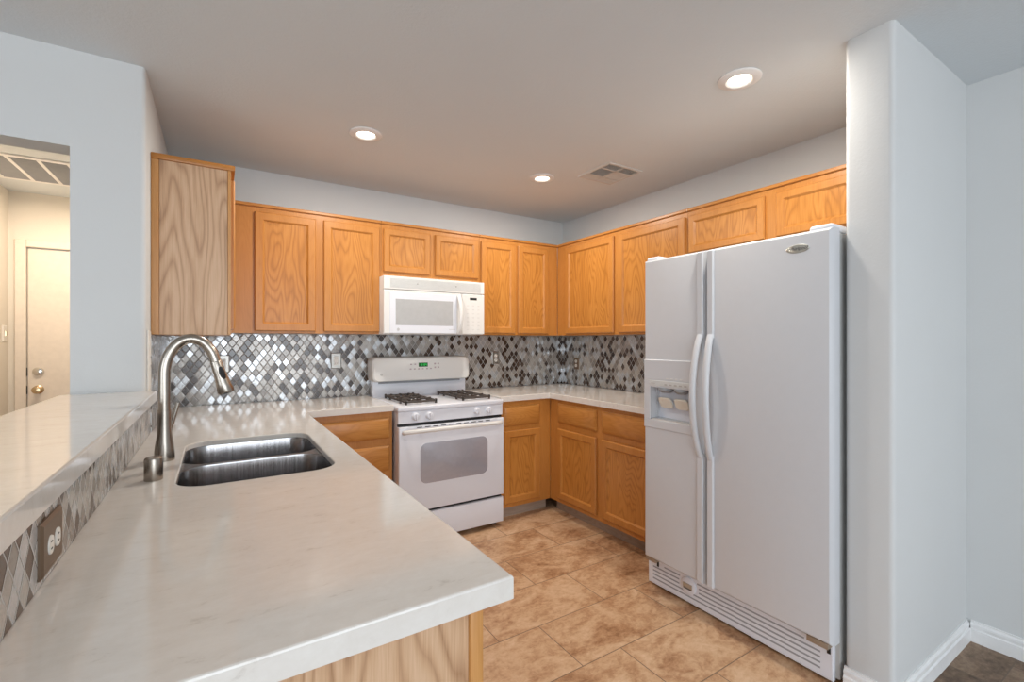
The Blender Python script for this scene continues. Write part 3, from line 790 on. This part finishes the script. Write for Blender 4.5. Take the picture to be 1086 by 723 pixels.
# badge
bd = B()
lo = lambda s, w: [mp(FXF, 'W')(0.957+0.044*s*math.cos(2*PI*k/28), w, 1.700+0.017*s*math.sin(2*PI*k/28)) for k in range(28)]
loft(bd, [lo(1, -0.001), lo(1, 0.003), lo(0.92, 0.005)])
bdg = obj('badge', bd, 'badge', fd)
cu = bpy.data.curves.new('t', 'FONT'); cu.body = 'Whirlpool'; cu.size = 0.019; cu.align_x = 'CENTER'; cu.align_y = 'CENTER'; cu.extrude = 0.0004; cu.shear = 0.2
to = bpy.data.objects.new('t', cu); C.objects.link(to); bpy.context.view_layer.update()
tm = bpy.data.meshes.new_from_object(to.evaluated_get(bpy.context.evaluated_depsgraph_get()))
bpy.data.objects.remove(to)
R = Matrix(((0, 0, -1, FXF-0.0054), (-1, 0, 0, 0.957), (0, 1, 0, 1.700), (0, 0, 0, 1)))
tm.transform(R); bt = B(); bt.from_mesh(tm); obj('lettering', bt, 'badged', bdg)
# top hinge covers
for y0, y1 in ((1.665, 1.748), (0.838, 0.925)):
    obj('hinge_cover', bx(1.972, 2.10, y0, y1, 1.7525, 1.784, bev=0.012, seg=3), 'white', fr)
# toe grille
gl = obj('toe_grille', slab(B(), mp(2.03, 'W'), 0.855, 1.768, 0.012, 0.150, [(0, 0), (0, 0.016), (0.003, 0.019)]), 'white', fr)
b = B(); mg = mp(2.011, 'W')
for k in range(5):
    z = 0.040+k*0.021
    for a, bb in (((0.90, 1.450), (1.565, 1.735)) if k in (2, 3) else ((0.90, 1.735),)) if k < 4 else ((0.96, 1.46), (1.56, 1.66)):
        slab(b, mg, a, bb, z, z+0.007, [(0, -0.002), (0, 0.0008)])
obj('grille_slots', b, 'groove', gl)
fc = obj('filter_cap', lathe(B(), (2.011, 1.507, 0.098), [(0.043, 0.001), (0.043, -0.006), (0.036, -0.010), (0.001, -0.0105)], 28, 'x'), 'white', gl)
obj('cap_grip', bx(1.998, 2.002, 1.480, 1.534, 0.084, 0.112, bev=0.0015), 'badge', fc)
obj('cap_slot', bx(1.9965, 1.9985, 1.485, 1.529, 0.084, 0.090), 'badged', fc)
for y0, y1 in ((0.858, 0.935), (1.690, 1.755)):
    obj('bottom_hinge', bx(1.976, 2.05, y0, y1, 0.146, 0.1685, bev=0.001), 'hinge', fr)
    obj('hinge_slot', bx(2.0095, 2.0115, y0+0.005, y0+0.018, 0.115, 0.150), 'black', gl)

# ------------------------------------------------------------------ outlets and switches
def outlet(name, kind, face, u, z, w, h, plate_mat, label, style, group=None):
    m = mp(face, kind)
    o = thing(name, label, 'outlet' if 'outlet' in name else 'switch', m(u, 0, z-h/2))
    obj('cover_plate', slab(B(), m, u-w/2, u+w/2, z-h/2, z+h/2, [(0, 0), (0, 0.003), (0.005, 0.007)]), plate_mat, o)
    mf_ = mp(m(0, 0.007, 0).y if kind == 'S' else m(0, 0.007, 0).x, kind)
    if style == 'decor':
        r = obj('receptacle', slab(B(), mf_, u-0.0165, u+0.0165, z-0.033, z+0.033, [(0, -0.001), (0.001, 0.002)], r=0.004, n=3), 'ivory', o)
        for zz in (z-0.018, z+0.018):
            s_ = B(); 
            for du in (-0.006, 0.006): slab(s_, mp(m(0, 0.009, 0).y if kind == 'S' else m(0, 0.009, 0).x, kind), u+du-0.001, u+du+0.001, zz-0.004, zz+0.004, [(0, -0.001), (0, 0.0006)])
            obj('slots', s_, 'dark', r)
    else:
        for s in (-1, 1):
            if style == 'duplex':
                uu, zz = u, z+s*0.020
            else: uu, zz = u+s*0.020, z
            a, c_ = (0.0165, 0.0145) if style == 'duplex' else (0.0145, 0.0165)
            r = obj('receptacle', slab(B(), mf_, uu-a, uu+a, zz-c_, zz+c_, [(0, -0.001), (0.001, 0.002)], r=0.0135, n=5), 'ivory', o)
            s_ = B()
            for du in (-0.006, 0.006):
                q0, q1 = ((uu+du-0.001, uu+du+0.001), (zz-0.003, zz+0.005)) if style == 'duplex' else ((uu-0.005, uu+0.003), (zz+du-0.001, zz+du+0.001))
                slab(s_, mp(m(0, 0.009, 0).y if kind == 'S' else m(0, 0.009, 0).x, kind), q0[0], q0[1], q1[0], q1[1], [(0, -0.001), (0, 0.0006)])
            obj('slots', s_, 'dark', r)
    return o
outlet('wall_outlet', 'S', YB-0.006, 0.733, 1.190, 0.074, 0.116, 'pewter', 'outlet with pewter plate on the tile left of the range', 'decor')
outlet('wall_outlet', 'S', YB-0.006, 2.076, 1.185, 0.072, 0.114, 'pewter', 'outlet with pewter plate on the tile right of the range', 'duplex')
outlet('wall_outlet', 'W', XR-0.006, 3.35, 1.125, 0.070, 0.110, 'bronze', 'small dark outlet on the right wall tile near the corner', 'duplex')
outlet('wall_outlet', 'S', YB-0.006, 0.035, 1.185, 0.072, 0.114, 'pewter', 'outlet on the back wall tile partly behind the faucet spray head', 'decor')
outlet('wall_outlet', 'E', XL+0.004, 1.115, 0.985, 0.118, 0.092, 'bronze', 'bronze outlet plate with two white receptacles on the bar tile', 'side')
outlet('wall_switch', 'E', XL+0.001, 2.545, 1.245, 0.075, 0.270, 'ivory', 'tall white switch plate at the end of the left wall', 'decor')

# ------------------------------------------------------------------ ceiling lights and vent
def can(label):
    t = thing('recessed_light', label, 'ceiling light', (0, 0, ZC), 'recessed ceiling lights')
    b = B()
    lathe(b, (0, 0, ZC), [(0.088, -0.0002), (0.088, -0.004), (0.080, -0.008), (0.056, -0.011), (0.049, -0.007), (0.046, -0.001)], 40, cap0=False, cap1=False)
    obj('trim_ring', b, 'trim', t)
    obj('lens', lathe(B(), (0, 0, ZC), [(0.046, -0.0012), (0.040, -0.005), (0.026, -0.008), (0.001, -0.009)], 32, cap0=False), 'lamp', t)
    return t
c0 = can('recessed ceiling light nearest the refrigerator, the largest of the three')
cans = [(c0, (1.928, 1.186, ZC), c0['label'])]
for loc, lab in (((0.697, 2.612, ZC), 'recessed ceiling light above the sink side, leftmost of the three'),
                 ((1.927, 2.648, ZC), 'small far recessed ceiling light beside the air vent')):
    r = c0.copy(); C.objects.link(r); r['label'] = lab
    for ch in c0.children:
        q = ch.copy(); C.objects.link(q); q.parent = r
    cans.append((r, loc, lab))
for r, loc, lab in cans:
    r.location = loc
    area('can_glow', (loc[0], loc[1], ZC-0.014), (0, 0, 0), 0.10, 0.10, CAN_POWER, CAN_COL, 'DISK')

vt = thing('ceiling_vent', 'square white air vent with louvres in the kitchen ceiling', 'vent', (2.269, 2.332, ZC))
vx0, vx1, vy0, vy1 = 2.117, 2.419, 2.178, 2.487
b = B()
for a in ((vx0, vx1, vy0, vy0+0.022), (vx0, vx1, vy1-0.022, vy1), (vx0, vx0+0.022, vy0+0.022, vy1-0.022), (vx1-0.022, vx1, vy0+0.022, vy1-0.022)):
    slab(b, md, a[0], a[1], a[2], a[3], [(0, 0), (0, 0.004), (0.004, 0.008)])
xm, ym = 2.262, 2.272
slab(b, md, xm-0.006, xm+0.006, vy0+0.022, vy1-0.022, [(0, 0), (0, 0.008)])
slab(b, md, vx0+0.022, vx1-0.022, ym-0.006, ym+0.006, [(0, 0), (0, 0.008)])
ym2 = 2.395
slab(b, md, vx0+0.022, vx1-0.022, ym2-0.005, ym2+0.005, [(0, 0), (0, 0.008)])
obj('vent_frame', b, 'vent', vt)
obj('duct_shade', bx(vx0+0.02, vx1-0.02, vy0+0.02, vy1-0.02, ZC-0.0012, ZC-0.0004), 'dark', vt)  # flat dark sheet, painted stand-in for the shade inside the duct
def louv(x0, x1, y0, y1, facing):
    b = B(); y = y0
    while y < y1-0.006:
        if facing:      # slats lie towards the kitchen and close the gap
            q = [(y, -0.002), (y+0.0115, -0.0065), (y+0.0115, -0.0058), (y, -0.0012)]
        else:
            q = [(y+0.001, -0.0075), (y+0.0035, -0.0015), (y+0.0042, -0.0015), (y+0.0017, -0.0075)]
        loft(b, [[Vector((x, yy, ZC+zz)) for yy, zz in q] for x in (x0, x1)]); y += 0.0105
    obj('louvres', b, 'vent', vt)
xa, xb, ya, yb_ = vx0+0.022, vx1-0.022, vy0+0.022, vy1-0.022
louv(xa, xm-0.006, ya, ym-0.006, False); louv(xm+0.006, xb, ya, ym-0.006, False); louv(xa, xm-0.006, ym+0.006, ym2-0.005, False)
louv(xm+0.006, xb, ym+0.006, ym2-0.005, True); louv(xa, xm-0.006, ym2+0.005, yb_, True); louv(xm+0.006, xb, ym2+0.005, yb_, True)
